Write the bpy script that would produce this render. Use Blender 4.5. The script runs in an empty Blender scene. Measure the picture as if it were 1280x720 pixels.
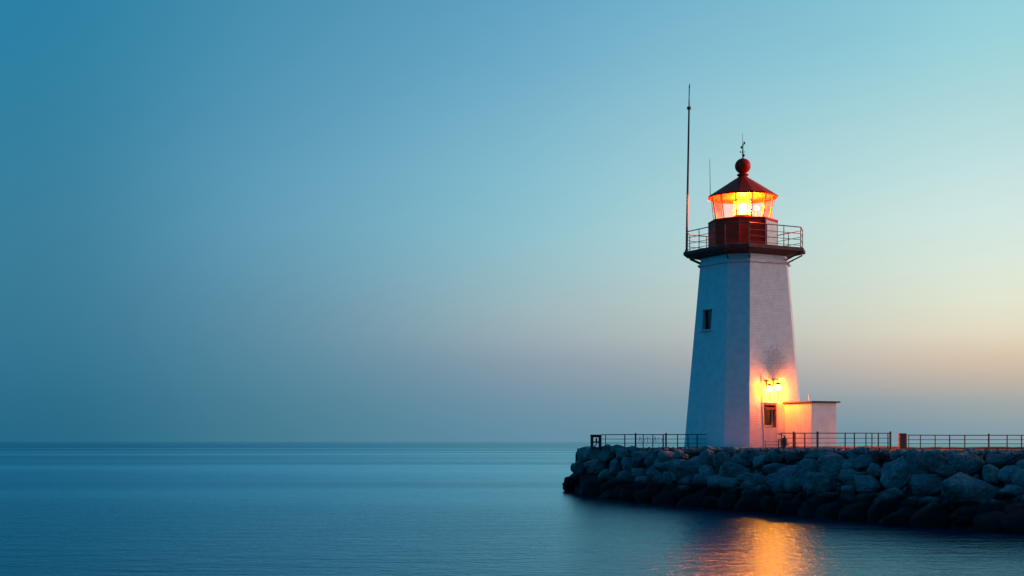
import bpy, bmesh, math, random
from mathutils import Vector, Matrix, noise
R = math.radians
random.seed(7)
sc = bpy.context.scene
COL = sc.collection
F = 1778.0; H = 3.25; DECK = 2.8
def lin(c):
    c = c/255.0
    return c/12.92 if c <= .04045 else ((c+.055)/1.055)**2.4
def rgb(r, g, b): return (lin(r), lin(g), lin(b), 1)

# ------------------------------------------------------------------ helpers
def link(name, me, mat=None, parent=None, smooth=False):
    o = bpy.data.objects.new(name, me); COL.objects.link(o)
    if mat: me.materials.append(mat)
    if parent: o.parent = parent
    if smooth:
        for p in me.polygons: p.use_smooth = True
    return o
def obj(name, bm, mat, parent=None, smooth=False, bevel=0):
    if bevel:
        bmesh.ops.bevel(bm, geom=[e for e in bm.edges], offset=bevel, segments=1, affect='EDGES')
    bmesh.ops.recalc_face_normals(bm, faces=bm.faces)
    me = bpy.data.meshes.new(name); bm.to_mesh(me); bm.free()
    return link(name, me, mat, parent, smooth)
def tag(o, label=None, cat=None, group=None, kind=None):
    if label: o['label'] = label
    if cat: o['category'] = cat
    if group: o['group'] = group
    if kind: o['kind'] = kind
    return o
def empty(name, loc=(0,0,0), rz=0):
    o = bpy.data.objects.new(name, None); COL.objects.link(o)
    o.location = loc; o.rotation_euler = (0,0,rz); o.empty_display_size = .3
    return o
def box(bm, c, s, rz=0, mat4=None):
    m = Matrix.Translation(Vector(c)) @ Matrix.Rotation(rz,4,'Z') @ Matrix.Diagonal((s[0],s[1],s[2],1))
    if mat4 is not None: m = mat4 @ m
    bmesh.ops.create_cube(bm, size=1, matrix=m)
def tube(bm, p, q, r, r2=None, seg=8):
    p = Vector(p); q = Vector(q); d = q-p
    rot = Vector((0,0,1)).rotation_difference(d.normalized()).to_matrix().to_4x4()
    bmesh.ops.create_cone(bm, cap_ends=True, segments=seg, radius1=r, radius2=r if r2 is None else r2, depth=d.length,
                          matrix=Matrix.Translation((p+q)/2) @ rot)
def ball(bm, c, r, s=(1,1,1), sub=3):
    bmesh.ops.create_icosphere(bm, subdivisions=sub, radius=r, matrix=Matrix.Translation(Vector(c)) @ Matrix.Diagonal((*s,1)))
def lathe(bm, prof, seg=24, c=(0,0), a0=0, caps=True):
    rings = []
    for r, z in prof:
        rings.append([bm.verts.new((c[0]+r*math.cos(a0+2*math.pi*i/seg), c[1]+r*math.sin(a0+2*math.pi*i/seg), z)) for i in range(seg)])
    for a, b in zip(rings, rings[1:]):
        for i in range(seg):
            bm.faces.new((a[i], a[(i+1)%seg], b[(i+1)%seg], b[i]))
    if caps:
        bm.faces.new(rings[0][::-1]); bm.faces.new(rings[-1])
def rings_mesh(bm, rings, cap0=True, cap1=True):
    rs = [[bm.verts.new(p) for p in r] for r in rings]
    n = len(rs[0])
    for a, b in zip(rs, rs[1:]):
        for i in range(n): bm.faces.new((a[i], a[(i+1)%n], b[(i+1)%n], b[i]))
    if cap0: bm.faces.new(rs[0][::-1])
    if cap1: bm.faces.new(rs[-1])

# ------------------------------------------------------------------ materials
def mat(name, base=(.5,.5,.5,1), rough=.6, metal=0, spec=.5):
    m = bpy.data.materials.new(name); m.use_nodes = True
    b = m.node_tree.nodes['Principled BSDF']
    b.inputs['Base Color'].default_value = base if len(base) == 4 else (*base, 1)
    b.inputs['Roughness'].default_value = rough; b.inputs['Metallic'].default_value = metal
    b.inputs['Specular IOR Level'].default_value = spec
    return m
class N:
    def __init__(s, m): s.t = m.node_tree; s.n = s.t.nodes; s.l = s.t.links
    def __call__(s, ty, **k):
        n = s.n.new(ty)
        for a, v in k.items():
            if a.startswith('i_'):
                key = a[2:]; key = int(key) if key.isdigit() else key.replace('_',' ')
                if hasattr(v, 'links') or isinstance(v, bpy.types.NodeSocket): s.l.new(v, n.inputs[key])
                else: n.inputs[key].default_value = v
            else: setattr(n, a, v)
        return n
    def math(s, op, a, b=0, clamp=False):
        n = s.n.new('ShaderNodeMath'); n.operation = op; n.use_clamp = clamp
        for i, v in enumerate((a, b)):
            if isinstance(v, bpy.types.NodeSocket): s.l.new(v, n.inputs[i])
            else: n.inputs[i].default_value = v
        return n.outputs[0]
    def mr(s, v, a, b, c=0, d=1, smooth=True):
        n = s.n.new('ShaderNodeMapRange'); n.interpolation_type = 'SMOOTHSTEP' if smooth else 'LINEAR'
        s.l.new(v, n.inputs[0])
        for i, q in enumerate((a, b, c, d)): n.inputs[i+1].default_value = q
        return n.outputs[0]
    def noise(s, vec, scale, detail=4, rough=.5, sc=None):
        if sc:
            mp = s.n.new('ShaderNodeMapping'); s.l.new(vec, mp.inputs[0]); mp.inputs['Scale'].default_value = sc; vec = mp.outputs[0]
        n = s.n.new('ShaderNodeTexNoise'); s.l.new(vec, n.inputs['Vector'])
        n.inputs['Scale'].default_value = scale; n.inputs['Detail'].default_value = detail; n.inputs['Roughness'].default_value = rough
        return n.outputs[0]
    def mix(s, f, a, b, bt='MIX'):
        n = s.n.new('ShaderNodeMix'); n.data_type = 'RGBA'; n.blend_type = bt
        for i, v in ((0, f), (6, a), (7, b)):
            if isinstance(v, bpy.types.NodeSocket): s.l.new(v, n.inputs[i])
            else: n.inputs[i].default_value = v
        return n.outputs[2]
    def bump(s, h, st, dist, norm=None):
        n = s.n.new('ShaderNodeBump'); n.inputs['Strength'].default_value = st; n.inputs['Distance'].default_value = dist
        s.l.new(h, n.inputs['Height'])
        if norm is not None: s.l.new(norm, n.inputs['Normal'])
        return n.outputs[0]

def weathered(name, c1, c2, rough=.6, scale=3, bump=.3, dist=.01, metal=0, spec=.4):
    m = mat(name, c1, rough, metal, spec); g = N(m); b = g.n['Principled BSDF']
    co = g('ShaderNodeTexCoord').outputs['Object']
    n1 = g.noise(co, scale, 6, .6); n2 = g.noise(co, scale*9, 4, .6)
    f = g.mr(n1, .35, .7)
    g.l.new(g.mix(f, c1, c2), b.inputs['Base Color'])
    g.l.new(g.bump(n2, bump, dist), b.inputs['Normal'])
    g.l.new(g.mr(n2, .3, .7, rough-.12, rough+.12), b.inputs['Roughness'])
    return m

# whitewashed masonry; UV = metres along the face (u, + 20 per face) and height (v)
def plaster_mat():
    m = mat('whitewashed_masonry', (.74,.74,.74,1), .85, 0, .25); g = N(m); b = g.n['Principled BSDF']
    uv = g('ShaderNodeTexCoord').outputs['UV']
    sep = g('ShaderNodeSeparateXYZ', i_0=uv)
    U, V = sep.outputs[0], sep.outputs[1]
    dn = g.noise(uv, 2.2, 5, .6); dn2 = g.noise(uv, 14, 5, .65)
    br = g('ShaderNodeTexBrick', i_Vector=uv, i_Scale=1.0)
    br.inputs['Brick Width'].default_value = .42; br.inputs['Row Height'].default_value = .15
    br.inputs['Mortar Size'].default_value = .018; br.inputs['Mortar Smooth'].default_value = .6
    br.inputs['Color1'].default_value = (.42,.38,.38,1); br.inputs['Color2'].default_value = (.26,.25,.28,1)
    br.inputs['Mortar'].default_value = (.6,.58,.58,1)
    # bare patch above the wall lamp (u ~ 0, v 6.7 - 8.9)
    du = g.math('DIVIDE', g.math('ADD', U, -.16), .98)
    dv = g.math('DIVIDE', g.math('ADD', V, -7.65), 1.15)
    rr = g.math('SQRT', g.math('ADD', g.math('MULTIPLY', du, du), g.math('MULTIPLY', dv, dv)))
    rn = g.math('ADD', rr, g.mr(g.noise(uv, 5, 6, .75), .2, .8, -.75, .75, False))
    patch = g.mr(rn, .95, .55)
    patch = g.math('MULTIPLY', patch, g.mr(g.noise(uv, 1, 5, .7, (9, 22, 1)), .36, .56))
    # worn plaster flecks everywhere
    fl = g.mr(g.noise(uv, 9, 6, .72), .70, .76)
    # vertical run-off streaks under the gallery
    st = g.math('MULTIPLY', g.mr(g.noise(uv, 1, 4, .6, (5, .35, 1)), .52, .75), g.mr(V, 9.5, 14.2))
    base = g.mix(g.mr(dn, .3, .75), (.78,.78,.78,1), (.66,.665,.67,1))
    base = g.mix(g.math('MULTIPLY', st, .35), base, (.42,.38,.33,1))
    base = g.mix(g.math('MULTIPLY', fl, .5), base, (.45,.43,.42,1))
    # rust runs under the gallery and below the window
    rs = g.math('MULTIPLY', g.mr(g.noise(uv, 1, 3, .6, (3.2, .22, 1)), .60, .72), g.mr(V, 11.6, 14.0))
    base = g.mix(g.math('MULTIPLY', rs, .55), base, (.34,.17,.09,1))
    ck = g.math('MULTIPLY', g.mr(g.noise(uv, 1, 6, .75, (7, 2.2, 1)), .66, .70), g.mr(g.noise(uv, .5, 2, .5), .5, .6))
    base = g.mix(g.math('MULTIPLY', ck, .6), base, (.30,.27,.25,1))
    # low algae band at the foot
    base = g.mix(g.math('MULTIPLY', g.mr(g.math('ADD', V, g.math('MULTIPLY', dn, .8)), 3.75, 3.05), .35), base, (.35,.34,.31,1))
    base = g.mix(g.math('MULTIPLY', patch, .72), base, br.outputs[0])
    g.l.new(base, b.inputs['Base Color'])
    h = g.math('ADD', g.math('MULTIPLY', br.outputs[1], -.35), g.math('MULTIPLY', dn2, 1.0))
    h = g.math('ADD', h, g.math('MULTIPLY', patch, -.5))
    g.l.new(g.bump(h, .7, .035, g.bump(dn, .4, .06)), b.inputs['Normal'])
    return m
PLASTER = plaster_mat()
WHITE = weathered('white_paint', (.72,.72,.72,1), (.6,.59,.57,1), .6, 3, .3, .01)
PINKWHITE = weathered('pale_render', (.72,.71,.71,1), (.62,.60,.59,1), .8, 1.3, .5, .02, 0, .2)
RED = weathered('red_paint', (.97,.03,.012,1), (.88,.022,.01,1), .5, 2.5, .15, .006, 0, .12)
DRUMRED = weathered('red_drum_paint', (.97,.035,.016,1), (.88,.026,.012,1), .5, 2.0, .2, .006, 0, .12)
RUST = weathered('rusty_plate', (.12,.05,.035,1), (.05,.03,.028,1), .75, 2.5, .6, .02)
DARKM = weathered('dark_iron', (.045,.042,.045,1), (.10,.055,.04,1), .55, 6, .3, .004, .3)
RAILM = weathered('railing_iron', (.05,.05,.055,1), (.11,.07,.055,1), .5, 5, .3, .004, .3)
MASTM = weathered('mast_paint', (.03,.02,.022,1), (.12,.025,.02,1), .5, 1.2, .2, .004)
GREYM = weathered('grey_metal', (.22,.23,.24,1), (.14,.13,.13,1), .45, 5, .2, .004, .6)
CONC = weathered('weathered_concrete', (.22,.20,.19,1), (.13,.12,.115,1), .9, 1.5, .8, .03, 0, .2)
DARKCONC = weathered('dark_concrete', (.06,.055,.055,1), (.12,.08,.07,1), .9, 4, .8, .03, 0, .2)
ROOFS = weathered('roofing_felt', (.05,.045,.045,1), (.09,.08,.08,1), .8, 3, .5, .01)
PANE = mat('dark_window_glass', (.012,.016,.022,1), .08, 0, .5)
BRASS = weathered('brass', (.35,.22,.08,1), (.2,.12,.05,1), .35, 6, .1, .003, 1)

def brick_mat(name, a, b2, mo, scale=1):
    m = mat(name, a, .85, 0, .2); g = N(m); b = g.n['Principled BSDF']
    co = g('ShaderNodeTexCoord').outputs['Object']
    br = g('ShaderNodeTexBrick', i_Scale=scale)
    mp = g('ShaderNodeMapping', i_Vector=co); mp.inputs['Rotation'].default_value = (R(90),0,0)
    g.l.new(mp.outputs[0], br.inputs['Vector'])
    br.inputs['Brick Width'].default_value = .24; br.inputs['Row Height'].default_value = .085; br.inputs['Mortar Size'].default_value = .01
    br.inputs['Color1'].default_value = a; br.inputs['Color2'].default_value = b2; br.inputs['Mortar'].default_value = mo
    n = g.noise(co, 8, 5, .7)
    g.l.new(g.mix(g.mr(n, .45, .7, 0, .6), br.outputs[0], (.10,.05,.035,1)), b.inputs['Base Color'])
    g.l.new(g.bump(g.math('ADD', g.math('MULTIPLY', br.outputs[1], -.6), n), .7, .02), b.inputs['Normal'])
    return m
BRICK = brick_mat('old_red_brick', (.42,.13,.06,1), (.30,.085,.045,1), (.30,.20,.15,1))

def ground_mat():
    m = mat('reddish_gravel_deck', (.3,.16,.1,1), .95, 0, .15); g = N(m); b = g.n['Principled BSDF']
    co = g('ShaderNodeTexCoord').outputs['Object']
    a = g.noise(co, .5, 5, .6); c = g.noise(co, 6, 6, .75); d = g.noise(co, 30, 3, .6)
    col = g.mix(g.mr(a, .35, .65), (.42,.17,.085,1), (.30,.13,.075,1))
    col = g.mix(g.mr(c, .5, .7, 0, .7), col, (.16,.085,.06,1))
    g.l.new(col, b.inputs['Base Color'])
    g.l.new(g.bump(g.math('ADD', c, g.math('MULTIPLY', d, .5)), .8, .06), b.inputs['Normal'])
    return m
GROUND = ground_mat()

def rock_mat():
    m = mat('granite_boulder', (.16,.16,.17,1), .85, 0, .3); g = N(m); b = g.n['Principled BSDF']
    co = g('ShaderNodeTexCoord').outputs['Object']; ge = g('ShaderNodeNewGeometry')
    oi = g('ShaderNodeObjectInfo').outputs['Random']
    z = g('ShaderNodeSeparateXYZ', i_0=ge.outputs['Position']).outputs[2]
    off = g('ShaderNodeCombineXYZ', i_0=g.math('MULTIPLY', oi, 40), i_1=g.math('MULTIPLY', oi, 17), i_2=0.0)
    v = g('ShaderNodeVectorMath', operation='ADD'); g.l.new(co, v.inputs[0]); g.l.new(off.outputs[0], v.inputs[1]); v = v.outputs[0]
    n1 = g.noise(v, 1.6, 5, .6); n2 = g.noise(v, 7, 8, .75); n3 = g.noise(v, 45, 3, .7)
    vo = g('ShaderNodeTexVoronoi', i_Vector=v, i_Scale=60.0); 
    wn = g('ShaderNodeTexWave', i_Vector=v, i_Scale=2.2, i_Distortion=9.0, i_Detail=4.0); wn.bands_direction = 'DIAGONAL'
    c = g.mix(g.mr(n1, .35, .65), (.28,.26,.255,1), (.15,.145,.15,1))
    c = g.mix(g.mr(n2, .45, .70, 0, .8), c, (.42,.41,.41,1))
    c = g.mix(g.mr(n3, .48, .66, 0, .7), c, (.07,.07,.08,1))
    tint = g.mix(g.mr(oi, 0, 1, 0, 1, False), (.78,.76,.80,1), (1.15,1.12,1.12,1))
    c = g.mix(1.0, c, tint, 'MULTIPLY')
    # tide mark: wet, weed-dark stone up to about a metre above the water
    zz = g.math('ADD', z, g.math('MULTIPLY', g.noise(ge.outputs['Position'], .9, 5, .6), 1.3))
    wet = g.mr(zz, 2.15, 1.45)
    c = g.mix(wet, c, (.016,.013,.015,1))
    g.l.new(c, b.inputs['Base Color'])
    g.l.new(g.mr(wet, 0, 1, .9, .8, False), b.inputs['Roughness'])
    b.inputs['Specular IOR Level'].default_value = .12
    h = g.math('ADD', g.math('MULTIPLY', n2, 1.2), g.math('MULTIPLY', n3, .35))
    h = g.math('ADD', h, g.math('MULTIPLY', wn.outputs[1], .12))
    g.l.new(g.bump(h, .9, .07), b.inputs['Normal'])
    return m
ROCK = rock_mat()

def emit(name, col, strength):
    m = bpy.data.materials.new(name); m.use_nodes = True; t = m.node_tree; t.nodes.clear()
    e = t.nodes.new('ShaderNodeEmission'); e.inputs[0].default_value = (*col, 1); e.inputs[1].default_value = strength
    o = t.nodes.new('ShaderNodeOutputMaterial'); t.links.new(e.outputs[0], o.inputs[0])
    return m
LAMPGLOW = emit('lit_lamp_glass', (1, .17, .0035), 680)
EXTGLOW = emit('lit_bulkhead_glass', (1, .14, .004), 5000)
BULB = emit('lantern_lamp', (1, .155, .005), 5000)
def glass_mat():
    m = bpy.data.materials.new('salt_hazed_glass'); m.use_nodes = True; g = N(m); g.n.clear()
    co = g('ShaderNodeTexCoord').outputs['Object']
    tr = g('ShaderNodeBsdfTransparent', i_0=(.97,.97,.97,1)); gl = g('ShaderNodeBsdfGlossy', i_0=(1,1,1,1), i_1=.06)
    tl = g('ShaderNodeBsdfTranslucent', i_0=(.9,.8,.6,1)); df = g('ShaderNodeBsdfDiffuse', i_0=(.8,.75,.6,1))
    h = g('ShaderNodeMixShader', i_0=.35); g.l.new(tl.outputs[0], h.inputs[1]); g.l.new(df.outputs[0], h.inputs[2])
    a = g('ShaderNodeMixShader', i_0=g.mr(g.noise(co, 3, 5, .7), .3, .8, .003, .016)); g.l.new(tr.outputs[0], a.inputs[1]); g.l.new(h.outputs[0], a.inputs[2])
    fr = g('ShaderNodeFresnel', i_0=1.35)
    s = g('ShaderNodeMixShader', i_0=fr.outputs[0]); g.l.new(a.outputs[0], s.inputs[1]); g.l.new(gl.outputs[0], s.inputs[2])
    o = g('ShaderNodeOutputMaterial'); g.l.new(s.outputs[0], o.inputs[0])
    return m
GLASS = glass_mat()
def lens_mat():
    m = bpy.data.materials.new('fresnel_lens_glass'); m.use_nodes = True; g = N(m); g.n.clear()
    tr = g('ShaderNodeBsdfTransparent', i_0=(1,.93,.75,1)); tl = g('ShaderNodeBsdfTranslucent', i_0=(1,.85,.55,1)); gl = g('ShaderNodeBsdfGlossy', i_1=.1)
    a = g('ShaderNodeMixShader', i_0=.06); g.l.new(tr.outputs[0], a.inputs[1]); g.l.new(tl.outputs[0], a.inputs[2])
    b = g('ShaderNodeMixShader', i_0=.08); g.l.new(a.outputs[0], b.inputs[1]); g.l.new(gl.outputs[0], b.inputs[2])
    o = g('ShaderNodeOutputMaterial'); g.l.new(b.outputs[0], o.inputs[0])
    return m
LENS = lens_mat()

def water_mat():
    m = bpy.data.materials.new('sea_water'); m.use_nodes = True; g = N(m); g.n.clear()
    pos = g('ShaderNodeNewGeometry').outputs['Position']
    # long-exposure swell: broad soft undulation + fine horizontal ripples
    big = g.noise(pos, .035, 3, .5, (.35, 1, 1))
    mid = g.noise(pos, .5, 4, .55, (.55, 1.6, 1))
    fine = g.noise(pos, 2.3, 3, .6, (.9, 1.1, 1))
    n = g.bump(fine, 1.0, .058, g.bump(mid, .7, .12, g.bump(big, .3, .4)))
    band = g.mr(g.noise(pos, .010, 4, .5, (.22, 1, 1)), .38, .66)
    yy = g('ShaderNodeSeparateXYZ', i_0=pos).outputs[1]
    far = g.mr(yy, 260, 900, 1, .70)
    gl = g('ShaderNodeBsdfAnisotropic', distribution='BECKMANN', i_Color=(.46,.86,1,1), i_Roughness=.285, i_Anisotropy=.38)
    tg = g('ShaderNodeCombineXYZ', i_0=0.19, i_1=0.98, i_2=0.0); g.l.new(tg.outputs[0], gl.inputs['Tangent'])
    g.l.new(n, gl.inputs['Normal'])
    body = g('ShaderNodeBsdfDiffuse', i_0=(.0008,.024,.062,1))
    fr = g('ShaderNodeFresnel', i_0=1.33); g.l.new(n, fr.inputs['Normal'])
    f = g.math('MULTIPLY', fr.outputs[0], g.math('MULTIPLY', far, g.mr(band, 0, 1, .86, 1.24)), True)
    s = g('ShaderNodeMixShader', i_0=f); g.l.new(body.outputs[0], s.inputs[1]); g.l.new(gl.outputs[0], s.inputs[2])
    o = g('ShaderNodeOutputMaterial'); g.l.new(s.outputs[0], o.inputs[0])
    return m
WATER = water_mat()

# ------------------------------------------------------------------ camera
cam = bpy.data.cameras.new('camera'); co_ = bpy.data.objects.new('camera', cam); COL.objects.link(co_); sc.camera = co_
co_.location = (0,0,H); co_.rotation_euler = (R(90),0,0)
cam.sensor_width = 36; cam.lens = 50; cam.shift_y = .15; cam.clip_end = 60000; cam.clip_start = .5

# ------------------------------------------------------------------ sky
def build_world():
    w = bpy.data.worlds.new('World'); sc.world = w; w.use_nodes = True; g = N(w); g.n.clear()
    els = [-5, .55, 3.0, 4.7, 8.5, 12.7, 16.9, 35, 90]
    cols = {   # azimuth (degrees right of the view) -> sRGB at each elevation
        -180: [(38,80,112),(44,92,124),(46,98,132),(42,116,154),(34,124,166),(30,128,172),(26,128,174),(16,116,168),(10,88,140)],
        -110: [(10,104,142),(12,124,168),(14,134,182),(16,142,192),(18,148,200),(18,150,204),(18,148,204),(20,124,180),(10,88,140)],
        -60: [(14,100,136),(16,118,160),(20,130,172),(24,138,182),(26,144,190),(24,146,196),(24,144,196),(24,120,176),(10,88,140)],
        -19.3:[(32,98,130),(38,107,138),(48,117,147),(54,122,151),(57,128,158),(50,130,164),(42,130,168),(30,108,156),(10,88,140)],
        -10.1:[(62,118,144),(70,127,150),(84,137,161),(94,144,168),(98,158,185),(86,152,184),(72,145,178),(40,116,160),(10,88,140)],
        0:    [(88,136,160),(101,145,167),(135,158,174),(156,179,187),(141,193,207),(122,181,205),(100,165,198),(52,124,166),(10,88,140)],
        6.5:  [(100,142,164),(114,151,168),(160,170,176),(185,197,194),(172,211,216),(148,199,213),(118,182,208),(62,132,172),(10,88,140)],
        13.4: [(106,144,164),(122,152,168),(196,187,178),(212,215,200),(198,225,221),(164,211,219),(132,196,215),(72,142,180),(10,88,140)],
        19.2: [(118,150,166),(138,161,171),(214,193,172),(230,228,205),(213,234,229),(178,219,222),(145,208,220),(82,150,186),(10,88,140)],
        45:   [(150,146,150),(190,160,150),(236,196,160),(246,222,184),(238,232,208),(206,222,214),(170,210,214),(100,158,188),(10,88,140)],
        80:   [(150,128,140),(186,146,150),(216,170,160),(222,190,180),(214,198,196),(180,190,200),(146,178,198),(84,136,174),(10,88,140)],
        120:  [(96,96,124),(110,104,134),(122,114,146),(124,122,154),(112,124,160),(92,122,162),(72,120,162),(44,106,154),(10,88,140)],
        180:  [(38,80,112),(44,92,124),(46,98,132),(42,116,154),(34,124,166),(30,128,172),(26,128,174),(16,116,168),(10,88,140)],
    }
    azs = sorted(cols)
    def cr(p0,p1,p2,p3,t0,t1,t2,t3,t):      # non-uniform Catmull-Rom on one channel
        m1 = (p2-p0)/(t2-t0) if t2 > t0 else 0; m2 = (p3-p1)/(t3-t1) if t3 > t1 else 0
        h = t2-t1; s = (t-t1)/h
        return (2*s**3-3*s*s+1)*p1+(s**3-2*s*s+s)*h*m1+(-2*s**3+3*s*s)*p2+(s**3-s*s)*h*m2
    def interp(xs, ys, t):
        t = min(max(t, xs[0]), xs[-1]); i = 0
        while i < len(xs)-2 and t > xs[i+1]: i += 1
        a, d = max(i-1,0), min(i+2,len(xs)-1)
        return tuple(max(2, cr(ys[a][k],ys[i][k],ys[i+1][k],ys[d][k],xs[a],xs[i],xs[i+1],xs[d],t)) for k in range(3))
    tc = g('ShaderNodeTexCoord').outputs['Generated']
    nv = g('ShaderNodeVectorMath', operation='NORMALIZE', i_0=tc).outputs[0]
    sp = g('ShaderNodeSeparateXYZ', i_0=nv)
    el = g.math('MULTIPLY', g.math('ARCSINE', sp.outputs[2]), 180/math.pi)
    az = g.math('MULTIPLY', g.math('ARCTAN2', sp.outputs[0], sp.outputs[1]), 180/math.pi)
    # elevation squeezed so that the low sky gets most of the ramp: f = sqrt((el+5)/95)
    fe = g.math('SQRT', g.math('MAXIMUM', g.math('DIVIDE', g.math('ADD', el, 5), 95), 0))
    A = [-180,-145,-110,-85,-60,-45,-34,-27]+[-22+1.7*i for i in range(27)]+[26,31,37,45,58,68,80,93,106,120,150,180]
    E = [-5,-2,-.5,.5,1.5,2.4,3.2,4.2,5.4,6.8,8.5,10.5,12.7,15,18,22,28,35,48,65,90]
    prev = None
    for k, a in enumerate(A):
        cl = []
        for e in E:
            pts = [interp(els, cols[z], e) for z in azs]
            cl.append(interp(azs, pts, a))
        rp = g.n.new('ShaderNodeValToRGB'); r = rp.color_ramp; r.interpolation = 'LINEAR'
        while len(r.elements) < len(E): r.elements.new(.5)
        ps = [math.sqrt((e+5)/95) for e in E]
        for i in range(len(E)): r.elements[i].position = ps[i]
        for i in range(len(E)): r.elements[i].color = rgb(*cl[i])
        g.l.new(fe, rp.inputs[0])
        if prev is None: prev = rp.outputs[0]
        else: prev = g.mix(g.mr(az, A[k-1], a, 0, 1, False), prev, rp.outputs[0])
    # faint uneven thin haze in the air
    hz = g.noise(nv, 2.2, 5, .55, (1,1,3.5))
    prev = g.mix(1.0, prev, g.mix(g.mr(hz, .3, .7, 0, 1, False), (.975,.98,.985,1), (1.025,1.02,1.015,1)), 'MULTIPLY')
    bg = g('ShaderNodeBackground', i_1=1.0); g.l.new(prev, bg.inputs[0])
    sky = g('ShaderNodeTexSky'); sky.sky_type = 'NISHITA'; sky.sun_disc = False
    sky.sun_elevation = R(1.5); sky.sun_rotation = R(75)
    bg2 = g('ShaderNodeBackground', i_1=.05); g.l.new(sky.outputs[0], bg2.inputs[0])
    mx = g('ShaderNodeMixShader', i_0=.04); g.l.new(bg.outputs[0], mx.inputs[1]); g.l.new(bg2.outputs[0], mx.inputs[2])
    o = g('ShaderNodeOutputWorld'); g.l.new(mx.outputs[0], o.inputs[0])
build_world()
# afterglow: one broad low sun lamp from the right
sl = bpy.data.lights.new('sun','SUN'); so = bpy.data.objects.new('sun', sl); COL.objects.link(so)
sl.energy = 2.2; sl.angle = R(25); sl.color = (1,.65,.52)
sa, se = R(84), R(10)
d = Vector((math.sin(sa)*math.cos(se), math.cos(sa)*math.cos(se), math.sin(se)))
so.rotation_euler = d.to_track_quat('Z','Y').to_euler(); so.location = (60,20,40)

# ------------------------------------------------------------------ sea
bm = bmesh.new()
for a, b in (((-16000,-300),(16000,26000)),):
    vs = [bm.verts.new((a[0],a[1],0)), bm.verts.new((b[0],a[1],0)), bm.verts.new((b[0],b[1],0)), bm.verts.new((a[0],b[1],0))]
    bm.faces.new(vs)
o = obj('water', bm, WATER); tag(o, kind='structure')

# ------------------------------------------------------------------ breakwater geometry
WL = [(690,611),(706,613.5),(740,620),(800,627),(900,636),(1000,645),(1100,654),(1200,663),(1280,667),(1420,680),(1600,696),(1900,718)]
def lerpt(t, x):
    if x <= t[0][0]: return t[0][1]
    for (a,b),(c,d_) in zip(t, t[1:]):
        if x <= c: return b+(d_-b)*(x-a)/(c-a)
    return t[-1][1]
def Yw(px): return H*F/(lerpt(WL, px)-552)
def Kd(px): return lerpt([(706,1.2),(760,2.6),(900,4.2),(1280,4.6)], px)
def slope_pt(px, z, extra=0):
    Y = Yw(px)+Kd(px)*max(0,z/2.8)**.85+extra
    return Vector(((px-640)/F*Y, Y, z))
def slope_at(px, py):
    Y = Yw(px)+1.5
    for _ in range(20):
        z = H-(py-552)/F*Y
        Y = .5*Y+.5*(Yw(px)+Kd(px)*max(0,min(z,2.9)/2.8)**.85)
    return Vector(((px-640)/F*Y, Y, H-(py-552)/F*Y))
# rubble core, sloped, under the boulders
front = [716,728,745,770,800,840,880,920,960,1000,1040,1080,1120,1160,1200,1240,1280,1340,1420,1500,1600,1800]
def loop(z, inset):
    L = []
    for px in front:
        p = slope_pt(px, max(z,0), inset); L.append(Vector((p.x+ (inset*.25), p.y, z)))
    last = L[-1]
    L += [Vector((62,last.y,z)), Vector((66,98,z)), Vector((30,99,z)), Vector((9,99,z)), Vector((5.4,96,z))]
    return L
bm = bmesh.new()
rings_mesh(bm, [loop(-1.5,-.6), loop(.1,.5), loop(1.3,.6), loop(2.45,.7), [v+Vector((0,0,0)) for v in loop(2.62,1.0)]])
CORE = weathered('rubble_core', (.022,.02,.022,1), (.04,.037,.04,1), .95, 1.5, .9, .1, 0, .15)
o = obj('ground', bm, CORE); tag(o, kind='structure')
bm = bmesh.new()
rings_mesh(bm, [[Vector((v.x,v.y,z)) for v in loop(2.62,1.15)] for z in (2.5, DECK)])
o = obj('pavement', bm, GROUND); tag(o, kind='structure')

# ------------------------------------------------------------------ boulders
def rock_mesh(seed, sub, w, d_, h, sharp=9):
    rnd = random.Random(seed)
    bm = bmesh.new(); bmesh.ops.create_icosphere(bm, subdivisions=sub, radius=1)
    pl = []
    for _ in range(rnd.randint(11,17)):
        v = Vector((rnd.gauss(0,1), rnd.gauss(0,1), rnd.gauss(0,1))).normalized()
        pl.append((v, rnd.uniform(.68,1.0)))
    for s in ((1,0,0),(-1,0,0),(0,1,0),(0,-1,0),(0,0,1),(0,0,-1)): pl.append((Vector(s), 1.0))
    off = Vector((rnd.uniform(-50,50), rnd.uniform(-50,50), rnd.uniform(-50,50)))
    for v in bm.verts:
        n = v.co.normalized(); acc = 0
        for q, hh in pl:
            c = n.dot(q)
            if c > 0: acc += (c/hh)**sharp
        r = acc**(-1/sharp)
        r *= 1+.11*noise.fractal(n*1.6+off, .9, 2.0, 4)+.05*noise.ridged_multi_fractal(n*2.6+off, .9, 2.1, 4, 1, 2)+.05*noise.fractal(n*8+off, .7, 2.1, 4)
        v.co = n*r
    xs = [v.co.x for v in bm.verts]; ys = [v.co.y for v in bm.verts]; zs = [v.co.z for v in bm.verts]
    sx, sy, sz = w/(max(xs)-min(xs)), d_/(max(ys)-min(ys)), h/(max(zs)-min(zs))
    for v in bm.verts: v.co = Vector((v.co.x*sx, v.co.y*sy, v.co.z*sz))
    return bm
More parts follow.
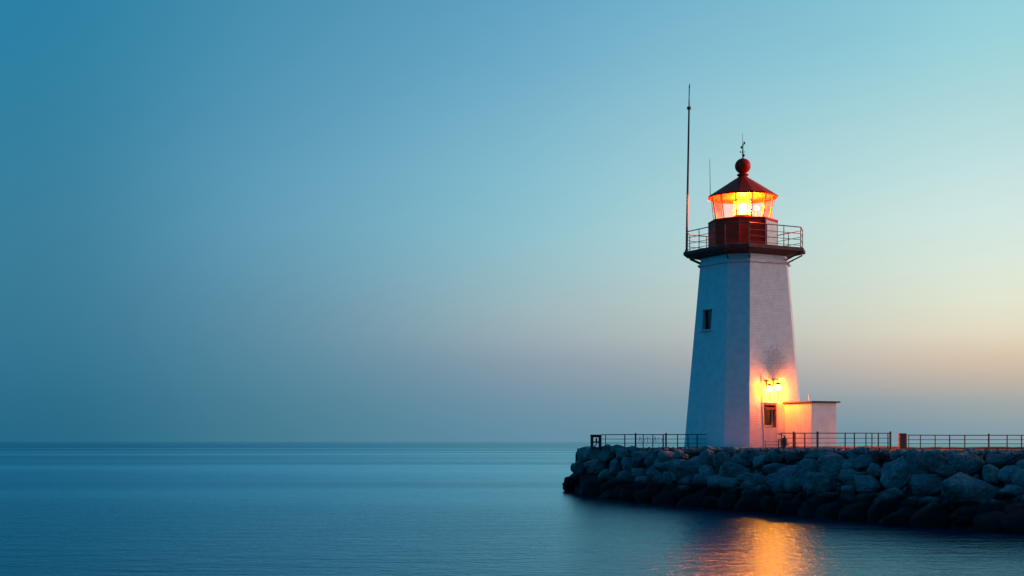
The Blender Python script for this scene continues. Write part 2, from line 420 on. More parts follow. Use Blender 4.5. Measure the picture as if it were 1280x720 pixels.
# px, py, width px, height px, tilt degrees (screen plane)
T = [(713,606,17,19,0),(720,586,14,12,10),(738,568,19,19,0),(746,584,29,17,-15),(759,568,22,22,20),(770,584,15,20,0),
 (788,583,20,22,0),(806,572,30,17,-10),(801,592,22,15,0),(822,595,27,17,25),(830,583,24,14,25),(851,573,20,17,20),
 (863,590,56,30,8),(887,573,23,24,0),(870,577,17,12,0),(906,578,26,26,0),(918,591,36,22,15),(938,600,34,16,10),
 (972,586,38,14,5),(978,604,38,27,-5),(953,577,22,16,0),(970,568,26,15,-10),(891,616,20,14,0),(916,608,32,18,5),
 (1006,590,28,30,0),(1030,611,44,35,0),(1046,584,46,31,-12),(1068,599,32,19,20),(1087,608,30,23,0),(1094,589,20,17,0),
 (1122,596,38,34,-28),(1128,571,24,18,0),(1084,577,30,16,0),(1147,579,22,36,-15),(1172,577,32,28,-10),
 (1161,608,37,29,0),(1190,590,32,18,0),(1214,581,40,25,5),(1241,593,21,22,0),(1265,595,31,25,12),(1254,575,42,20,0),
 (1216,645,50,24,0),(1197,571,28,14,0),(1165,628,26,13,0),(1266,614,32,15,0),(1060,568,24,12,0),(1020,570,26,14,0),
 (1104,566,22,10,0),(1146,565,18,11,0),(783,566,22,12,0),(828,565,22,9,0),(866,565,22,9,0),(908,566,26,10,0),(936,569,22,14,0),(990,571,18,14,0)]
rocks = []   # (px,py,w,h, object-maker data)
def add_rock(px, py, w, h, tilt, seed, sub=4, push=0, special=None):
    c = slope_at(px, py); sc_ = c.y/F
    W, Hh = w*sc_*1.10, h*sc_*1.12
    D_ = random.Random(seed*3+1).uniform(.8,1.15)*(W+Hh)/2
    if special == 'wedge':
        bm = rock_mesh(seed, 5, W, D_, Hh, 14)
        for v in bm.verts:          # peak left of centre, long nose dipping to the right
            t = v.co.x/W
            if v.co.z > 0: v.co.z *= (1.25-1.5*abs(t+.18)) if t > -.18 else (1.25-1.0*abs(t+.18))
            else: v.co.z *= 1-.7*max(0,t)
    else:
        bm = rock_mesh(seed, sub, W, D_, Hh, random.Random(seed).choice((10,14,18,24)))
    rot = Matrix.Rotation(R(tilt),4,'Y')
    bmesh.ops.transform(bm, matrix=rot, verts=bm.verts)
    o = obj('boulder', bm, ROCK, None, True)
    c.z = min(c.z, 3.0+random.Random(seed).uniform(-.12,.12)-Hh/2)
    o.location = c+Vector((0,push,0)); o.rotation_euler = (0,0,0)
    rocks.append([px, py, w, h, o])
for i, t in enumerate(T): add_rock(*t, seed=100+i, sub=5 if t[2]>24 else 4, push=.15)
add_rock(1213, 616, 70, 44, -6, 177, special='wedge')
for k, t in enumerate([(731,567,17,17,10),(727,582,16,17,-15),(738,562,16,9,0),(719,598,15,15,0)]): add_rock(*t, seed=260+k, sub=4, push=.35)
# boulders wrapping round the back of the pier head
for k, (x, y, z, w) in enumerate([(4.0,93.6,.25,1.3),(4.35,95.6,.3,1.4),(4.9,97.6,.3,1.5),(4.7,92.2,1.3,1.1),(4.95,94.2,1.35,1.2),(5.3,96.3,1.3,1.2),(5.3,91.6,2.25,.95),(5.5,93.4,2.2,.95),(5.8,95.4,2.2,1.0)]):
    bm = rock_mesh(300+k, 4, w, w*.95, w*.8, 16); o = obj('boulder', bm, ROCK, None, True); o.location = (x,y,z)
    rocks.append([640+x/y*F, 552+(H-z)/y*F, w*F/y, w*.8*F/y, o])
# hidden-between fillers, coursed along the slope
rnd = random.Random(21)
fill = []
for row, (zf, wm) in enumerate(((.12,1.35),(.55,1.2),(1.1,1.15),(1.7,1.1),(2.25,1.0),(2.72,.75))):
    px = (722,722,724,730,738,742)[row]
    px += rnd.uniform(0,14)
    while px < 1300:
        z = zf+rnd.uniform(-.12,.12); p = slope_pt(px, z)
        w = wm*rnd.uniform(.8,1.3); wp = w*F/p.y; hp = wp*rnd.uniform(.62,.85)
        py = 552+(H-z)/p.y*F
        free = min([((px-a)/(.5*(b+wp)))**2+((py-c)/(.5*(d_+hp)))**2 for a,c,b,d_,_ in rocks])
        if free > .30:
            fill.append((px, py, wp, hp, rnd.uniform(-25,25), .45 if free < .8 else .1))
        px += wp*rnd.uniform(.62,.8)
for k, (a,b,c,d_,e,f) in enumerate(fill): add_rock(a,b,c,d_,e, 400+k, sub=3, push=f)
print('boulders', len(rocks))
# boulders beyond the frame on the right and round the head of the pier, so the bank carries on
rr = random.Random(5)
_b = bmesh.new(); bmesh.ops.create_icosphere(_b, subdivisions=2, radius=.5)
BV = [v.co.copy() for v in _b.verts]; BF = [[v.index for v in f.verts] for f in _b.faces]; _b.free()
SV, SF = [], []
def stone(p, sz):
    m = Matrix.Rotation(rr.uniform(0,6.3),3,Vector((rr.gauss(0,1),rr.gauss(0,1),rr.gauss(0,1))).normalized()) @ Matrix.Diagonal((sz*rr.uniform(.7,1.3), sz*rr.uniform(.6,1.1), sz*rr.uniform(.45,.8)))
    pl = [(Vector((rr.gauss(0,1),rr.gauss(0,1),rr.gauss(0,1))).normalized(), rr.uniform(.55,.9)*sz*.4) for _ in range(7)]
    n0 = len(SV)
    for w in BV:
        dlt = m @ w
        for q, hh in pl:
            e = dlt.dot(q)
            if e > hh: dlt -= q*(e-hh)
        SV.append(p+dlt)
    SF.extend([[a+n0 for a in f] for f in BF])
for i in range(1500):
    px = rr.uniform(735,1330); t = rr.random()
    if t < .82:
        p = slope_pt(px, 2.75, rr.uniform(-.5,2.6)); p.z = rr.uniform(2.72,2.86); stone(p, rr.uniform(.10,.34))
    else:
        z = rr.uniform(.1,2.6); p = slope_pt(px, z, .7); stone(p, rr.uniform(.25,.45))
me = bpy.data.meshes.new('rubble'); me.from_pydata(SV, [], SF); o = link('rubble', me, ROCK); tag(o, 'small loose rubble filling the gaps between the big boulders', 'rubble', kind='stuff')
# labels: where each boulder lies, counted within its stretch and course
marks = [(700,742,'beneath the dark gate posts'),(742,775,'just right of the gate posts'),(775,812,'under the left railing'),
 (812,855,'just left of the tower foot'),(855,906,"below the tower's teal left face"),(906,940,"below the tower's narrow face"),
 (940,985,'below the tower door'),(985,1046,'below the white annex'),(1046,1085,'just right of the annex'),(1085,1120,'left of the brick pillar'),
 (1120,1150,'under the brick pillar'),(1150,1190,'right of the brick pillar'),(1190,1238,'along the far right railing'),(1238,1320,'at the right picture edge')]
def course(py, px):
    yw = lerpt(WL, px); t = (yw-py)/(yw-562)
    return 0 if t < .24 else 1 if t < .5 else 2 if t < .78 else 3
cn = ['black wet boulder at the waterline','dark boulder low on the bank','blue-grey boulder in the upper bank','crest boulder']
ordn = ['first','second','third','fourth','fifth','sixth','seventh','eighth','ninth','tenth','eleventh','twelfth']
from collections import defaultdict
bins = defaultdict(list)
for r_ in rocks:
    mk = next((k for k, m in enumerate(marks) if m[0] <= r_[0] < m[1]), 0 if r_[0] < 700 else len(marks)-1)
    bins[(mk, course(r_[1], r_[0]))].append(r_)
for (mk, c), L in bins.items():
    L.sort(key=lambda q: q[0])
    for i, r_ in enumerate(L):
        lab = f"{cn[c]} {marks[mk][2]}" + (f", {ordn[i]} from left" if len(L) > 1 else '')
        tag(r_[4], lab, 'boulder', 'boulders of the breakwater')
for r_ in rocks:
    if (r_[0], r_[1]) == (1213, 616): r_[4]['label'] = 'huge pointed wedge-shaped blue-grey boulder low on the bank near the right'
    if (r_[0], r_[1]) == (863, 590): r_[4]['label'] = "widest low domed boulder below the tower's left face"
    if (r_[0], r_[1]) == (1122, 596): r_[4]['label'] = 'large smooth tilted pale blue boulder below the brick pillar'

# ------------------------------------------------------------------ lighthouse
AX = Vector((13.55, 83, 0)); PHI = R(-16.2); S2 = math.sqrt(2)
def nrm(t): return Vector((math.sin(t), -math.cos(t), 0))
def tan_(t): return Vector((math.cos(t), math.sin(t), 0))
TR, TL = PHI+R(45), PHI-R(45)
def octv(a, c, z):
    h = (a+c*S2)/2; k = c/S2; e1, e2 = nrm(TR), nrm(TL)
    q = [(h,h-k),(h-k,h),(-(h-k),h),(-h,h-k),(-h,-(h-k)),(-(h-k),-h),(h-k,-h),(h,-(h-k))]
    return [e1*x+e2*y+Vector((0,0,z)) for x, y in q]      # local to the tower axis
Z0, Z1 = DECK, 14.2
def ac(z):
    t = (z-Z0)/(Z1-Z0); return 3.82+(2.55-3.82)*t, 1.43+(1.24-1.43)*t
def ap(z): a, c = ac(z); return (a+c*S2)/2
def facep(th, u, z, out=0): return nrm(th)*(ap(z)+out)+tan_(th)*u+Vector((0,0,z))
lh = empty('lighthouse', (AX.x, AX.y, 0))
tag(lh, 'tall white tapering lighthouse with a lit lantern and red roof', 'lighthouse')
# wall, with UVs in metres
bm = bmesh.new(); uvl = bm.loops.layers.uv.new('UVMap')
nz = 12; zs = [Z0-.3+(Z1-Z0+.3)*i/nz for i in range(nz+1)]
R_ = [[bm.verts.new(p) for p in octv(*ac(z), z)] for z in zs]
side_shift = {7:0, 0:20, 1:40}     # right face spans verts 7->0
for j in range(nz):
    for i in range(8):
        f = bm.faces.new((R_[j][i], R_[j][(i+1)%8], R_[j+1][(i+1)%8], R_[j+1][i]))
        mid = (R_[j][i].co+R_[j][(i+1)%8].co)/2
        dv = (R_[j][(i+1)%8].co-R_[j][i].co).normalized()
        if i == 7: dv = tan_(TR)
        for l in f.loops:
            v = l.vert.co; l[uvl].uv = ((v-Vector((0,0,v.z))).dot(dv)+(0 if i == 7 else 20+7*i), v.z)
bm.faces.new(R_[0][::-1]); bm.faces.new(R_[-1])
wall = obj('tower_wall', bm, PLASTER, lh)
# openings cut into the wall
def cutter(th, u, z, w, h, dep):
    bm = bmesh.new(); c = facep(th, u, z)
    m = Matrix.Translation(c) @ Matrix.Rotation(th,4,'Z')
    bmesh.ops.create_cube(bm, size=1, matrix=m @ Matrix.Diagonal((w, dep*2, h, 1)))
    me = bpy.data.meshes.new('cut'); bm.to_mesh(me); bm.free()
    return bpy.data.objects.new('cut', me)
DU, DW, DH = -.36, .88, 2.45
WU, WZ, WW, WH = -.36, 10.28, .86, 1.15
cuts = [cutter(TR, DU, Z0+DH/2+.12, DW, DH, .50), cutter(TL, WU, WZ, WW, WH, .34)]
for c in cuts:
    COL.objects.link(c); c.location = (AX.x, AX.y, 0)
    md = wall.modifiers.new('b','BOOLEAN'); md.object = c; md.operation = 'DIFFERENCE'; md.solver = 'EXACT'
bpy.context.view_layer.update()
dg = bpy.context.evaluated_depsgraph_get()
nm = bpy.data.meshes.new_from_object(wall.evaluated_get(dg))
wall.modifiers.clear(); wall.data = nm
if not nm.materials: nm.materials.append(PLASTER)
for c in cuts: bpy.data.objects.remove(c)
def fbox(bm, th, u, z, out, w, h, t, zref=None):     # upright box on a face plane
    c = facep(th, u, zref if zref is not None else z, out); c.z = z
    bmesh.ops.create_cube(bm, size=1, matrix=Matrix.Translation(c) @ Matrix.Rotation(th,4,'Z') @ Matrix.Diagonal((w,t,h,1)))
# door
zb = Z0+.12
bm = bmesh.new(); zr = Z0+DH/2
fbox(bm, TR, DU, zb+.56, -.13, DW-.02, 1.10, .26, zr)              # lower leaf
fbox(bm, TR, DU-.31, zb+1.72, -.24, .10, 1.12, .06, zr); fbox(bm, TR, DU+.31, zb+1.72, -.24, .10, 1.12, .06, zr)
fbox(bm, TR, DU, zb+2.22, -.24, DW-.36, .12, .06, zr); fbox(bm, TR, DU, zb+1.21, -.236, DW-.36, .10, .06, zr)
door = obj('door', bm, WHITE, lh, bevel=.006)
bm = bmesh.new(); fbox(bm, TR, DU, zb+1.72, -.25, .52, .92, .02, zr); obj('window_pane', bm, PANE, door)
bm = bmesh.new(); fbox(bm, TR, DU+.27, zb+1.0, -.18, .03, .14, .05, zr); tube(bm, facep(TR,DU+.26,zr,-.2)+Vector((0,0,zb+1.02-zr)), facep(TR,DU+.26,zr,-.13)+Vector((0,0,zb+1.02-zr)), .014); obj('handle', bm, DARKM, door)
bm = bmesh.new()
REDWOOD = weathered('dark_red_wood', (.16,.05,.03,1), (.09,.035,.028,1), .7, 5, .4, .01)
fbox(bm, TR, DU-.405, zb+1.78, -.15, .05, 1.32, .28, zr); fbox(bm, TR, DU+.385, zb+1.78, -.15, .09, 1.32, .28, zr); fbox(bm, TR, DU, zb+2.2, -.12, .70, .14, .2, zr)
fbox(bm, TR, DU, zb+DH-.04, -.153, .76, .07, .28, zr)
obj('door_frame', bm, REDWOOD, lh, bevel=.004)
bm = bmesh.new()
for s in (-1,1):
    p0 = facep(TR, DU+s*.50, zb+.02, .018); p1 = facep(TR, DU+s*.50, zb+DH+.05, .018); tube(bm, p0, p1, .045, seg=4)
tube(bm, facep(TR,DU-.53,zb+DH+.08,.02), facep(TR,DU+.53,zb+DH+.08,.02), .055, seg=4)
obj('door_surround', bm, WHITE, lh)
bm = bmesh.new(); fbox(bm, TR, DU, Z0+.06, .25, 1.3, .14, .62, Z0); obj('door_step', bm, CONC, lh, bevel=.015)
# window on the left face
bm = bmesh.new(); dwn = -.22
for s in (-1,1): fbox(bm, TL, WU+s*.37, WZ, dwn, .05, WH-.02, .06)
fbox(bm, TL, WU, WZ+.53, dwn, .67, .07, .06); fbox(bm, TL, WU, WZ-.53, dwn, .67, .07, .06); 
win = obj('window', bm, DARKM, lh)
bm = bmesh.new(); fbox(bm, TL, WU, WZ, dwn-.015, .70, 1.04, .02); obj('window_pane', bm, PANE, win)
bm = bmesh.new(); fbox(bm, TL, WU, WZ-.62, .05, 1.04, .08, .16); obj('sill', bm, WHITE, win, bevel=.01)
bm = bmesh.new(); fbox(bm, TL, WU, WZ+.62, .03, 1.0, .07, .08); obj('lintel', bm, WHITE, win, bevel=.01)
# plinth, string course, gallery corbel
bm = bmesh.new(); rings_mesh(bm, [octv(4.25,1.6,Z0-.1), octv(4.25,1.6,Z0+.10), octv(4.15,1.56,Z0+.14)]); obj('plinth', bm, CONC, lh)
bm = bmesh.new(); a,c = ac(13.5); rings_mesh(bm, [octv(a+.02,c+.01,13.42), octv(a+.16,c+.06,13.46), octv(a+.16,c+.06,13.54), octv(a+.02,c+.01,13.58)]); obj('string_course', bm, WHITE, lh)
gal = empty('gallery'); gal.parent = lh
bm = bmesh.new(); rings_mesh(bm, [octv(2.62,1.26,13.92), octv(2.95,1.3,14.02), octv(3.75,1.36,14.13), octv(3.9,1.4,14.16), octv(3.9,1.4,14.33), octv(3.84,1.38,14.36)])
obj('gallery_floor', bm, RUST, gal)
# bracket ribs under the gallery
for k in range(8):
    v0 = octv(2.55,1.24,0)[k]; v1 = octv(3.7,1.34,0)[k]
    bm = bmesh.new(); tube(bm, v0+Vector((0,0,13.66)), v1+Vector((0,0,14.08)), .045, seg=6)
    obj('bracket', bm, DARKM, gal)
GZ = 14.36; gp = octv(3.72,1.33,GZ)
def along(poly, fr):  # extra posts between vertices
    out = []
    for i in range(len(poly)):
        a, b = poly[i], poly[(i+1)%len(poly)]
        for f in (fr if (b-a).length > 2 else (0,)): out.append(a.lerp(b, f))
    return out
gposts = along(gp, (0,.33,.66))
for p in gposts:
    bm = bmesh.new(); tube(bm, p, p+Vector((0,0,1.17)), .026, seg=6); tube(bm, p, p+Vector((0,0,.03)), .06, seg=8); obj('railing_post', bm, RAILM, gal)
for hgt, r in ((1.17,.03),(.80,.018),(.45,.018),(.12,.016)):
    bm = bmesh.new()
    for i in range(8): tube(bm, gp[i]+Vector((0,0,hgt)), gp[(i+1)%8]+Vector((0,0,hgt)), r, seg=6)
    obj('handrail' if hgt > 1 else 'guard_rail', bm, RAILM, gal)
# lantern drum (8 sides), glazing, roof
def poly(r, z, n=8, a0=R(30)):
    return [nrm(a0+2*math.pi*i/n)*r+Vector((0,0,z)) for i in range(n)]
lan = empty('lantern_room'); lan.parent = lh; lan.location = (-.08,0,0)
bm = bmesh.new(); rings_mesh(bm, [poly(2.06,14.36), poly(2.06,14.46), poly(1.98,14.47), poly(1.98,15.98), poly(2.03,16.0), poly(2.03,16.10), poly(1.7,16.12)])
obj('drum', bm, DRUMRED, lan)
for i in range(8):
    bm = bmesh.new(); a = poly(1.99,14.5)[i]; tube(bm, a, Vector((a.x,a.y,15.98)), .028, seg=6)
    obj('corner_strip', bm, RED, lan)
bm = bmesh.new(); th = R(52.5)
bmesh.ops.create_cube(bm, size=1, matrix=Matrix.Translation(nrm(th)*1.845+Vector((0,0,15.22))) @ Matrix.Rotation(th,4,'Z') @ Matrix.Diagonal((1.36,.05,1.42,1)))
obj('pale_drum_face', bm, WHITE, lan, bevel=.01)  # pale slab covering the right-hand face of the red drum
n = 12; lo = poly(1.57,16.12,n,R(8)); hi = poly(1.80,17.50,n,R(8))
for i in range(n):
    bm = bmesh.new(); vs = [bm.verts.new(p) for p in (lo[i], lo[(i+1)%n], hi[(i+1)%n], hi[i])]; f = bm.faces.new(vs)
    bmesh.ops.solidify(bm, geom=[f], thickness=.012)
    obj('glass_pane', bm, GLASS, lan)
for i in range(n):
    bm = bmesh.new(); tube(bm, lo[i]*1.0+Vector((0,0,-.02)), hi[i]+Vector((0,0,.02)), .036, seg=6)
    obj('mullion', bm, DARKM, lan)
# outward raking stays that carry the roof edge
for i in range(0, n, 2):
    bm = bmesh.new(); p = Vector((lo[i].x*1.10, lo[i].y*1.10, 16.1)); q = Vector((hi[i].x*1.04, hi[i].y*1.04, 17.5)); tube(bm, p, q, .018, seg=6)
    obj('stay', bm, DARKM, lan)
bm = bmesh.new(); rings_mesh(bm, [poly(1.80,17.50,16), poly(2.02,17.44,16), poly(2.04,17.53,16), poly(1.2,18.08,16), poly(.62,18.46,16), poly(.30,18.66,16), poly(.24,18.74,16)])
roof = obj('roof', bm, RED, lan)
bm = bmesh.new(); lathe(bm, [(.24,18.72),(.34,18.78),(.34,18.84),(.22,18.9),(.2,18.98)], 20); obj('roof_collar', bm, RED, roof, True)
bm = bmesh.new(); ball(bm, (0,0,19.33), .46, (1,1,.98), 4); obj('ball_ventilator', bm, RED, roof, True)
bm = bmesh.new()
tube(bm, (0,0,19.76), (0,0,20.6), .045, .03); tube(bm, (0,0,20.6), (-.02,0,21.25), .016, .008)
tube(bm, (-.16,0,20.15), (.16,0,20.15), .016); tube(bm, (-.1,0,20.46), (.1,0,20.62), .02)
ball(bm, (.09,0,20.68), .06, (1,.8,1.2), 2); ball(bm, (-.09,0,20.42), .055, (1,.8,1.3), 2); ball(bm, (-.14,0,20.15), .045, (1,1,1), 2); ball(bm, (.06,0,19.95), .06, (1,1,1.5), 2)
tube(bm, (0,.14,20.3), (0,-.14,20.3), .016)
obj('wind_instrument', bm, DARKM, roof)
# the light itself
bm = bmesh.new(); lathe(bm, [(.05,16.62),(.19,16.68),(.22,16.85),(.19,17.05),(.06,17.12)], 16); lamp = obj('lamp', bm, BULB, lan, True)
bm = bmesh.new()
prof = []
z = 16.45
while z < 17.3:
    prof += [(.50,z),(.56,z+.045)]; z += .085
lathe(bm, prof, 28, caps=False); obj('fresnel_lens', bm, LENS, lamp, True)
bm = bmesh.new(); lathe(bm, [(.42,16.10),(.42,16.14),(.2,16.2),(.2,16.36),(.55,16.38),(.57,16.43),(.3,16.44),(.08,16.60)], 20); obj('lens_pedestal', bm, BRASS, lamp, True)
# second, smaller auxiliary lamp seen right of the lens
bm = bmesh.new(); ball(bm, (.72,-.55,16.78), .12, (1,1,1.1), 2); obj('auxiliary_lamp', bm, BULB, lan, True)
bm = bmesh.new(); tube(bm, (.72,-.55,16.1), (.72,-.55,16.66), .03); ball(bm, (.72,-.55,16.64), .06, (1,1,.5), 2); obj('lamp_stand', bm, DARKM, lan)
# conduits on the right face
bm = bmesh.new(); tube(bm, facep(TR,-.86,6.95,.03), facep(TR,-.86,5.3,.03), .014, seg=6); tube(bm, facep(TR,-.86,5.3,.03), facep(TR,-.88,Z0+.12,.03), .010, seg=6)
tube(bm, facep(TR,.16,5.35,.03), facep(TR,.16,3.2,.03), .016, seg=6)
obj('conduit_pipe', bm, DARKM, lh)
bm = bmesh.new(); tube(bm, facep(TR,-.25,13.5,.12), facep(TR,2.55/2+.1,13.5,.12), .012, seg=6); tube(bm, facep(TR,1.32,13.45,.1), facep(TR,1.55,13.62,.25), .02, seg=6)
ball(bm, facep(TR,1.55,13.64,.27), .06, (1,1,1), 2); obj('cable', bm, DARKM, lh)

# ---- wall lamp (two lanterns on one bracket)
def wlamp(u, z, out):
    c = facep(TR, u, z, out)+Vector((AX.x,AX.y,0)); return c
base = facep(TR, -.15, 6.75)+Vector((AX.x,AX.y,0))
def wall_lantern(u, z, out, label, sz):
    w_ = lambda du, z_, o_: facep(TR, u+du, z_, o_)+Vector((AX.x,AX.y,0)) - root.location
    root = empty('wall_lamp', facep(TR, u, z, 0)+Vector((AX.x,AX.y,0)))
    tag(root, label, 'wall lamp', 'lit lamps above the tower door')
    c = w_(0, z, out)
    bm = bmesh.new(); tube(bm, w_(0,z+.42,.0), w_(0,z+.45,out+.04), .028, seg=8); tube(bm, c+Vector((0,0,.46)), c+Vector((0,0,.26)), .02, seg=8)
    tube(bm, w_(-.18,z+.44,.05), w_(.2,z+.44,.05), .03, seg=6); tube(bm, w_(0,z+.1,.01), w_(0,z+.5,.01), .05, seg=8)
    obj('bracket', bm, DARKM, root)
    bm = bmesh.new(); lathe(bm, [(.03,.30),(.10,.27),(.20*sz,.19),(.21*sz,.165),(.13*sz,.15)], 16); bmesh.ops.translate(bm, verts=bm.verts, vec=c); obj('lamp_cap', bm, DARKM, root, True)
    bm = bmesh.new(); lathe(bm, [(.07,-.17),(.13*sz,-.10),(.165*sz,.0),(.15*sz,.10),(.12*sz,.145)], 16); bmesh.ops.translate(bm, verts=bm.verts, vec=c); obj('lamp_glass', bm, LAMPGLOW, root, True)
    bm = bmesh.new(); lathe(bm, [(.075,-.175),(.08,-.21),(.035,-.24),(.03,-.5),(.05,-.52),(.01,-.58)], 12); bmesh.ops.translate(bm, verts=bm.verts, vec=c); obj('finial', bm, DARKM, root, True)
wall_lantern(-.52, 6.22, .28, 'lower left glowing lantern on the tower wall above the door', .9)
wall_lantern(-.04, 6.30, .42, 'upper right glowing lantern on the tower wall above the door', 1.05)

# ---- radio mast and whip antenna
gm = empty('radio_mast', (AX.x-3.25, AX.y+.9, GZ)); tag(gm, 'tall dark red mast rising from the left end of the lighthouse gallery', 'mast')
top = (.16, 0, 24.15-GZ)
bm = bmesh.new(); tube(bm, (0,0,0), (.143,0,22.9-GZ), .07, .05, 12); obj('pole', bm, MASTM, gm, True)
bm = bmesh.new(); tube(bm, (.143,0,22.9-GZ), top, .04, .03, 8); tube(bm, top, (.19,0,24.35-GZ), .045, .02, 8); obj('mast_tip', bm, GREYM, gm, True)
bm = bmesh.new(); tube(bm, (.143,0,22.85-GZ), (.143,0,23.0-GZ), .12, seg=12); obj('collar', bm, DARKM, gm)
bm = bmesh.new(); box(bm, (0,0,.02), (.34,.34,.04)); tube(bm, (0,0,.04), (0,0,.2), .11, seg=10); obj('base_plate', bm, DARKM, gm)
wa = empty('whip_antenna', (AX.x-1.93, AX.y+.3, 17.5)); tag(wa, 'thin grey whip antenna clamped to the left edge of the red roof', 'antenna')
bm = bmesh.new(); tube(bm, (0,0,-.1), (-.04,0,2.3), .022, .012, 6); obj('rod', bm, GREYM, wa)
bm = bmesh.new(); box(bm, (.05,0,-.02), (.16,.08,.12)); obj('clamp', bm, DARKM, wa)

# ------------------------------------------------------------------ annex
base_n, base_t = nrm(TR), tan_(TR)
fc = Vector((AX.x,AX.y,0))+base_n*ap(Z0)
U0, U1, O1 = .72, 2.52, 2.15
ax = empty('annex_building', (fc+base_t*((U0+U1)/2)+base_n*(O1/2)+Vector((0,0,Z0))), TR)
tag(ax, 'small flat-roofed white annex against the right side of the lighthouse', 'building')
AW, AD, AH = U1-U0, O1+1.2, 2.62
bm = bmesh.new(); box(bm, (0,.6,AH/2), (AW,AD,AH)); obj('wall', bm, PINKWHITE, ax, bevel=.012)
bm = bmesh.new(); box(bm, (.03,.58,AH+.045), (AW+.28,AD+.26,.085)); rf = obj('roof', bm, ROOFS, ax, bevel=.012)
bm = bmesh.new(); box(bm, (.03,.6,AH-.06), (AW+.05,AD+.05,.07)); obj('eave_board', bm, WHITE, ax)
bm = bmesh.new(); tube(bm, (-.5,-.4,AH+.09), (-.5,-.4,AH+.5), .025); obj('vent_pipe', bm, WHITE, rf)
bm = bmesh.new(); box(bm, (0,.6,.09), (AW+.06,AD+.06,.18)); obj('plinth', bm, CONC, ax)

bm = bmesh.new(); box(bm, (AW/2+.05,-.45,1.98), (.08,.34,.24)); lf = obj('exterior_lamp', bm, DARKM, ax, bevel=.01)
bm = bmesh.new(); ball(bm, (AW/2+.10,-.45,1.98), .12, (.8,1.2,.8), 3); obj('lamp_glass', bm, EXTGLOW, lf, True)
# ------------------------------------------------------------------ railings on the deck
def pt(px, Y, z=DECK): return Vector(((px-640)/F*Y, Y, z))
def rail_run(name, label, posts, ends, z0=DECK, h=.86, rails=(1,.7,.42,.1), rr=.02):
    (xa, Ya), (xb, Yb) = ends
    def P(px):
        A = pt(xa, Ya); B = pt(xb, Yb); k = (px-640)/F
        t = (k*A.y-A.x)/((B.x-A.x)-k*(B.y-A.y)); q = A.lerp(B, t); q.z = z0; return q
    root = empty(name, P(xa)); tag(root, label, 'railing', 'iron railings on the pier')
    o_ = root.location.copy()
    for px, r in posts:
        p = P(px)-o_; bm = bmesh.new()
        tube(bm, p+Vector((0,0,-.08)), p+Vector((0,0,h+(.06 if r > .04 else 0))), r, seg=8)
        if r > .04: ball(bm, p+Vector((0,0,h+.06)), r*1.15, (1,1,.6), 2)
        tube(bm, p+Vector((0,0,-.08)), p+Vector((0,0,.03)), r*2.2, seg=8)
        obj('post', bm, RAILM, root)
    A_, B_ = P(posts[0][0])-o_, P(posts[-1][0])-o_
    if ends[0][0] != posts[0][0]: A_ = P(xa)-o_
    if ends[1][0] != posts[-1][0]: B_ = P(xb)-o_
    for k, f in enumerate(rails):
        bm = bmesh.new(); nseg = 6; w = random.Random(k+int(xa))
        pts = [A_.lerp(B_, i/nseg)+Vector((0,0,h*f+(w.uniform(-.006,.006)))) for i in range(nseg+1)]
        for a, b in zip(pts, pts[1:]): tube(bm, a, b, rr*(1.25 if k == 0 else .8), seg=6)
        obj('handrail' if k == 0 else 'guard_rail', bm, RAILM, root)
    return root
rl = rail_run('railing', 'dark iron railing between the gate posts and the left side of the tower',
  [(757,.025),(781,.035),(794.5,.05),(804,.03),(816,.03),(829,.04),(832.5,.05),(847,.03),(860,.03),(871.5,.035)], ((752,84.5),(883,80.8)))
bm = bmesh.new()   # loose wire mesh panel on part of this run
o0 = rl.location
for i in range(14):
    t = i/13; px = 795+t*34; A = pt(px, 84.5-3.7*(px-752)/131)-o0
    tube(bm, A+Vector((0,0,.3+.1*math.sin(i*2.1))), A+Vector((.12*math.sin(i*1.7),0,.74)), .010, seg=4)
obj('bent_wire', bm, RAILM, rl)
rail_run('railing', 'iron railing in front of the tower door and annex',
  [(977,.03),(992,.05),(994,.03),(1006,.035),(1022,.06),(1056.5,.035),(1068,.035),(1082.5,.03),(1090,.03),(1098,.035),(1110,.03),(1113,.055)], ((975,76.2),(1113,76.4)), h=.90)
rail_run('railing', 'iron railing running right from the brick pillar to the picture edge',
  [(1136,.025),(1150.5,.03),(1169,.03),(1187,.035),(1206,.035),(1236,.05),(1259,.035),(1277,.035),(1300,.035),(1325,.03)], ((1134,78),(1330,79)), h=.80)
# gate posts at the left end
gt = empty('gate_frame', pt(745,84.6)); tag(gt, 'squat dark gate frame at the left end of the railing', 'gate')
for s in (-1,1):
    bm = bmesh.new(); box(bm, (s*.24,0,.40), (.17,.26,.84)); obj('gate_post', bm, DARKCONC, gt, bevel=.02)
bm = bmesh.new(); box(bm, (0,0,.76), (.31,.2,.12)); box(bm, (0,0,.42), (.31,.16,.09)); box(bm,(0,0,.06),(.31,.2,.14)); obj('crossbar', bm, DARKCONC, gt, bevel=.012)
bm = bmesh.new(); box(bm, (.02,-.02,.56), (.1,.1,.2)); tube(bm, (-.1,0,.15), (.08,0,.4), .03); obj('latch', bm, RUST, gt)
bm = bmesh.new(); box(bm, (0,0,.84), (.72,.34,.05)); obj('cap_stone', bm, DARKCONC, gt, bevel=.012)
# brick pillar
bp = empty('brick_pillar', pt(1127.5,77.2)); tag(bp, 'squat red brick pillar between the two right-hand railings', 'pillar')
bm = bmesh.new(); box(bm, (0,0,.42), (.30,.34,.86)); obj('pillar_shaft', bm, BRICK, bp, bevel=.008)
bm = bmesh.new(); box(bm, (0,0,.875), (.35,.39,.05)); obj('cap_stone', bm, BRICK, bp, bevel=.008)
bm = bmesh.new(); tube(bm, (.23,0,-.05), (.23,0,.88), .035); tube(bm, (.1,0,.7), (.23,0,.7), .02); tube(bm, (.1,0,.2), (.23,0,.2), .02); obj('gate_hinge_post', bm, RUST, bp)
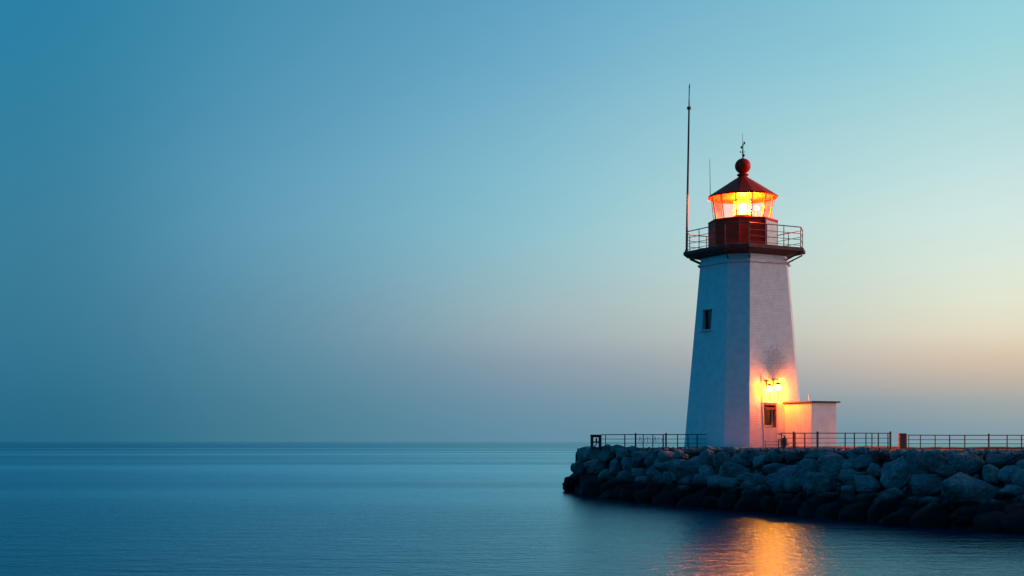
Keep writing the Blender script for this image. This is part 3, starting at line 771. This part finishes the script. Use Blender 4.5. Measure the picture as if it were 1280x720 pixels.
# low kerb wall behind the railings, right of the annex
def slabwall(name, label, a, b, h, t, m):
    A, B = a, b; d_ = (B-A); L = d_.length; root = (A+B)/2
    bm = bmesh.new(); nn = int(L/.5); hw = t/2
    rs = []
    rw = random.Random(3)
    for i in range(nn+1):
        x = -L/2+L*i/nn; hh = h+rw.uniform(-.02,.02)
        rs.append([Vector((x,-hw+rw.uniform(-.02,.02),-.1)),Vector((x,-hw+rw.uniform(-.02,.02),hh-.03)),Vector((x,-hw+.04,hh)),Vector((x,hw-.04,hh)),Vector((x,hw,hh-.03)),Vector((x,hw,-.1))])
    rings_mesh(bm, rs)
    o = obj(name, bm, m); o.location = root; o.rotation_euler = (0,0,math.atan2(d_.y,d_.x)); tag(o, label, 'wall'); return o
slabwall('kerb_wall', 'low reddish kerb wall behind the railing between annex and brick pillar', pt(1040,86), pt(1126,86), .17, .4, BRICK)
slabwall('kerb_wall', 'low reddish kerb wall running right behind the brick pillar', pt(1127,86.2), pt(1330,86.5), .12, .4, BRICK)
# hand pump / valve set beside the door, with its little stair rail
vp = empty('water_pump', pt(980.5,77.0)); tag(vp, 'small dark iron pump standing right of the tower door', 'pump')
bm = bmesh.new(); lathe(bm, [(.13,-.05),(.15,.1),(.11,.16),(.14,.35),(.17,.48),(.14,.6),(.06,.66),(.05,.74)], 16); obj('pump_body', bm, DARKM, vp, True)
bm = bmesh.new(); tube(bm, (0,0,.5), (-.3,.05,.56), .035); tube(bm, (-.3,.05,.56), (-.3,.05,0), .03); tube(bm, (.05,0,.3), (.22,-.05,.3), .04); obj('outlet_pipe', bm, DARKM, vp)
bm = bmesh.new(); tube(bm, (-.32,0,.86), (.08,0,.74), .018); ball(bm, (-.32,0,.86), .04, (1,1,1), 2); obj('pump_handle', bm, DARKM, vp)
sr = empty('stair_rail', pt(968,77.6)); tag(sr, 'thin low handrail at the foot of the tower door', 'handrail')
bm = bmesh.new()
for z_ in (.12,.28,.44): tube(bm, (-.5,0,z_), (.35,0,z_), .012, seg=6)
obj('guard_rail', bm, RAILM, sr)
for x_ in (-.5,.35):
    bm = bmesh.new(); tube(bm, (x_,0,-.05), (x_,0,.5), .016, seg=6); obj('post', bm, RAILM, sr)

# ------------------------------------------------------------------ render settings
sc.view_settings.view_transform = 'Standard'; sc.view_settings.look = 'None'
sc.view_settings.exposure = 0; sc.view_settings.gamma = 1
sc.cycles.use_denoising = True
sc.cycles.max_bounces = 8; sc.cycles.diffuse_bounces = 3; sc.cycles.glossy_bounces = 4; sc.cycles.transparent_max_bounces = 16
sc.cycles.sample_clamp_indirect = 6; sc.cycles.caustics_reflective = False; sc.cycles.caustics_refractive = False
